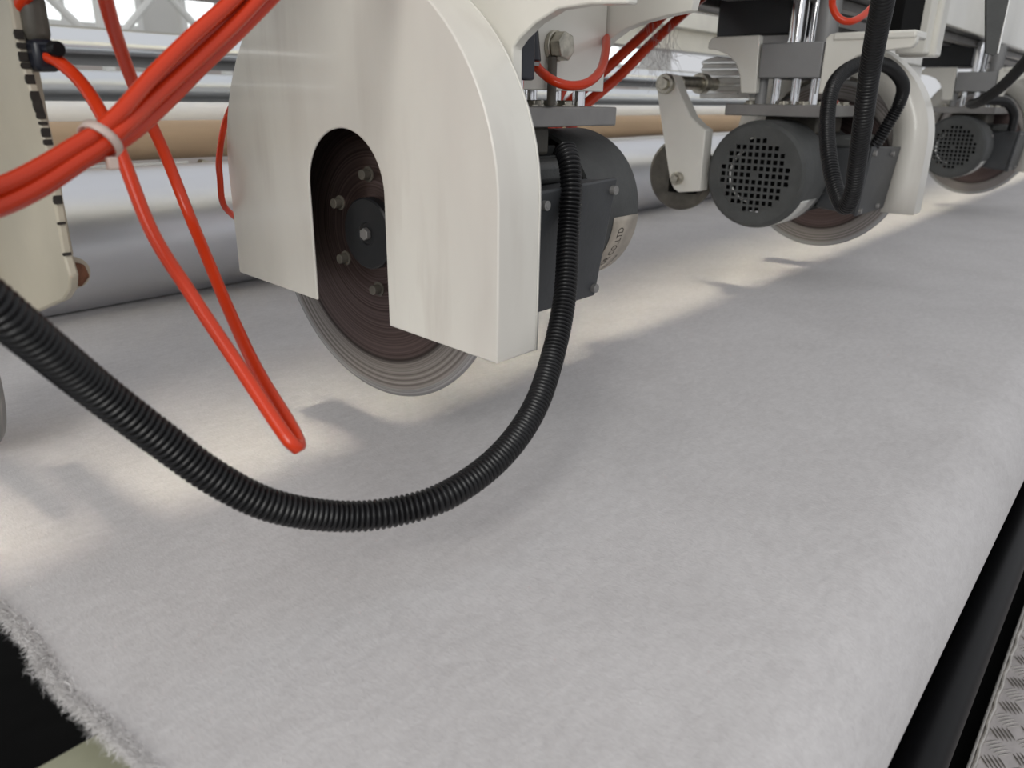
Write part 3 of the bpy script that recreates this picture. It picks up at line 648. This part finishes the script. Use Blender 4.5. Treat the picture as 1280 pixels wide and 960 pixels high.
# cable tie
g = thing('cable_tie', 'pale nylon cable tie cinching the bundle of red hoses', 'cable tie', (.1695, .4035, -.0215))
ax = Vector((.0095, .0030, .0075)).normalized(); m = MB(); u = ax.orthogonal().normalized(); v_ = ax.cross(u)
ring = [(u*math.cos(2*PI*i/32)*.0097 + v_*math.sin(2*PI*i/32)*.0097) for i in range(33)]
bm = m.bm; A = [bm.verts.new(p - ax*.0022) for p in ring[:-1]]; B = [bm.verts.new(p + ax*.0022) for p in ring[:-1]]
for i in range(32): bm.faces.new((A[i], A[(i+1)%32], B[(i+1)%32], B[i]))
m.build('strap', 'tie', g, solid=.0012)
MB().box(-.0010, .0040, -.0075, -.0030, -.0135, -.0075).build('lock_head', 'tie', g, bevel=.0008)

# ------------------------------------------------------------ lever arm between the units
g = thing('lever_arm', 'cream lever arm with two bolts standing between nearest and middle knife units', 'lever', (1.20, .66, 0))
pl = [(.034, .039), (.024, .044), (.008, .040), (-.004, .015), (-.028, -.022), (-.046, -.036), (-.0575, -.042), (-.0575, -.139), (-.018, -.144), (-.008, -.138), (.0, -.125), (.030, -.015), (.040, .027)]
MB().prism(pl, 0, .028).build('arm', 'white', g, bevel=.002)
for (y, z, r_, n_) in ((.020, .027, .0155, 'top_bolt'), (-.016, -.121, .0105, 'lower_bolt')):
    MB().cyl((-.010, y, z), (.0, y, z), r_, 24).cyl((-.016, y, z), (-.009, y, z), r_*.66, 6).build(n_, 'zinc', g, bevel=.001)
MB().cyl((.028, .014, .030), (.16, .014, .030), .011, 20).cyl((.10, .014, .030), (.118, .014, .030), .017, 20).build('pivot_shaft', 'zinc', g, bevel=.001)
MB().lathe([(.038, 0), (.038, .055), (.044, .061), (.052, .061), (.056, .055), (.056, 0)], 64, c=(0, .004, -.118)).build('press_wheel', 'grime', g)
MB().box(.028, .037, -.035, .018, -.148, -.125).build('wheel_clip', 'void', g, bevel=.002)
g = thing('ribbed_cylinder', 'silver ribbed cylinder body left of the middle unit top', 'cylinder', (1.36, .672, .036))
body = MB()
prof = [(-.066, -.028), (.030, -.030), (.030, .034), (.005, .040), (-.030, .036), (-.052, .022), (-.062, .002)]
MB().prism([(y, z) for y, z in prof], 0, .05).build('body', 'dial', g, bevel=.002)
for z in (-.022, -.010, .004, .016, .027):
    MB().box(-.004, .001, -.058 + abs(z)*.6, .030, z, z+.0052).build('rib', 'rail', g, bevel=.0008)
# dark hanging blade-like strap at upper right
g = thing('hanging_strap', 'dark grey pointed flat strap hanging from the top edge at right', 'strap', (1.278, .2300, .0640))
m = MB(); bm = m.bm
q = [(.002, 0, 0), (-.001, .009, .004), (-.010, .024, .088), (-.012, .026, .30), (.001, -.004, .30), (.0, -.003, .088), (.003, -.004, .003)]
Aq = [bm.verts.new(p) for p in q]; Bq = [bm.verts.new((p[0]+.004, p[1]+.003, p[2])) for p in q]
for i in range(len(q)): bm.faces.new((Aq[i], Aq[(i+1)%len(q)], Bq[(i+1)%len(q)], Bq[i]))
bm.faces.new(Aq[::-1]); bm.faces.new(Bq)
m.build('strap', 'motor', g)
MB().cyl((.003, -.004, .003), (.001, -.0042, .30), .0014, 8).build('bright_edge', 'rail', g)
# lint hanging on the hoses
rnd = random.Random(11); m = MB()
for i in range(60):
    p = Vector((1.13 + rnd.uniform(-.05, .05), .660 + rnd.uniform(-.012, .012), .095 + rnd.uniform(-.02, .02))); pts = [p.copy()]
    d = Vector((rnd.uniform(-.3, .5), rnd.uniform(-.2, .2), -1))
    for k in range(6):
        p = p + d*.009; d += Vector((rnd.uniform(-.5, .5), rnd.uniform(-.5, .5), rnd.uniform(-.2, .3))); pts.append(p.copy())
    m.tube(pts, .00022, 3)
o = m.build('lint', 'fibre'); tag(o, 'wisps of grey lint clinging to two rising red hoses', 'lint'); o['kind'] = 'stuff'
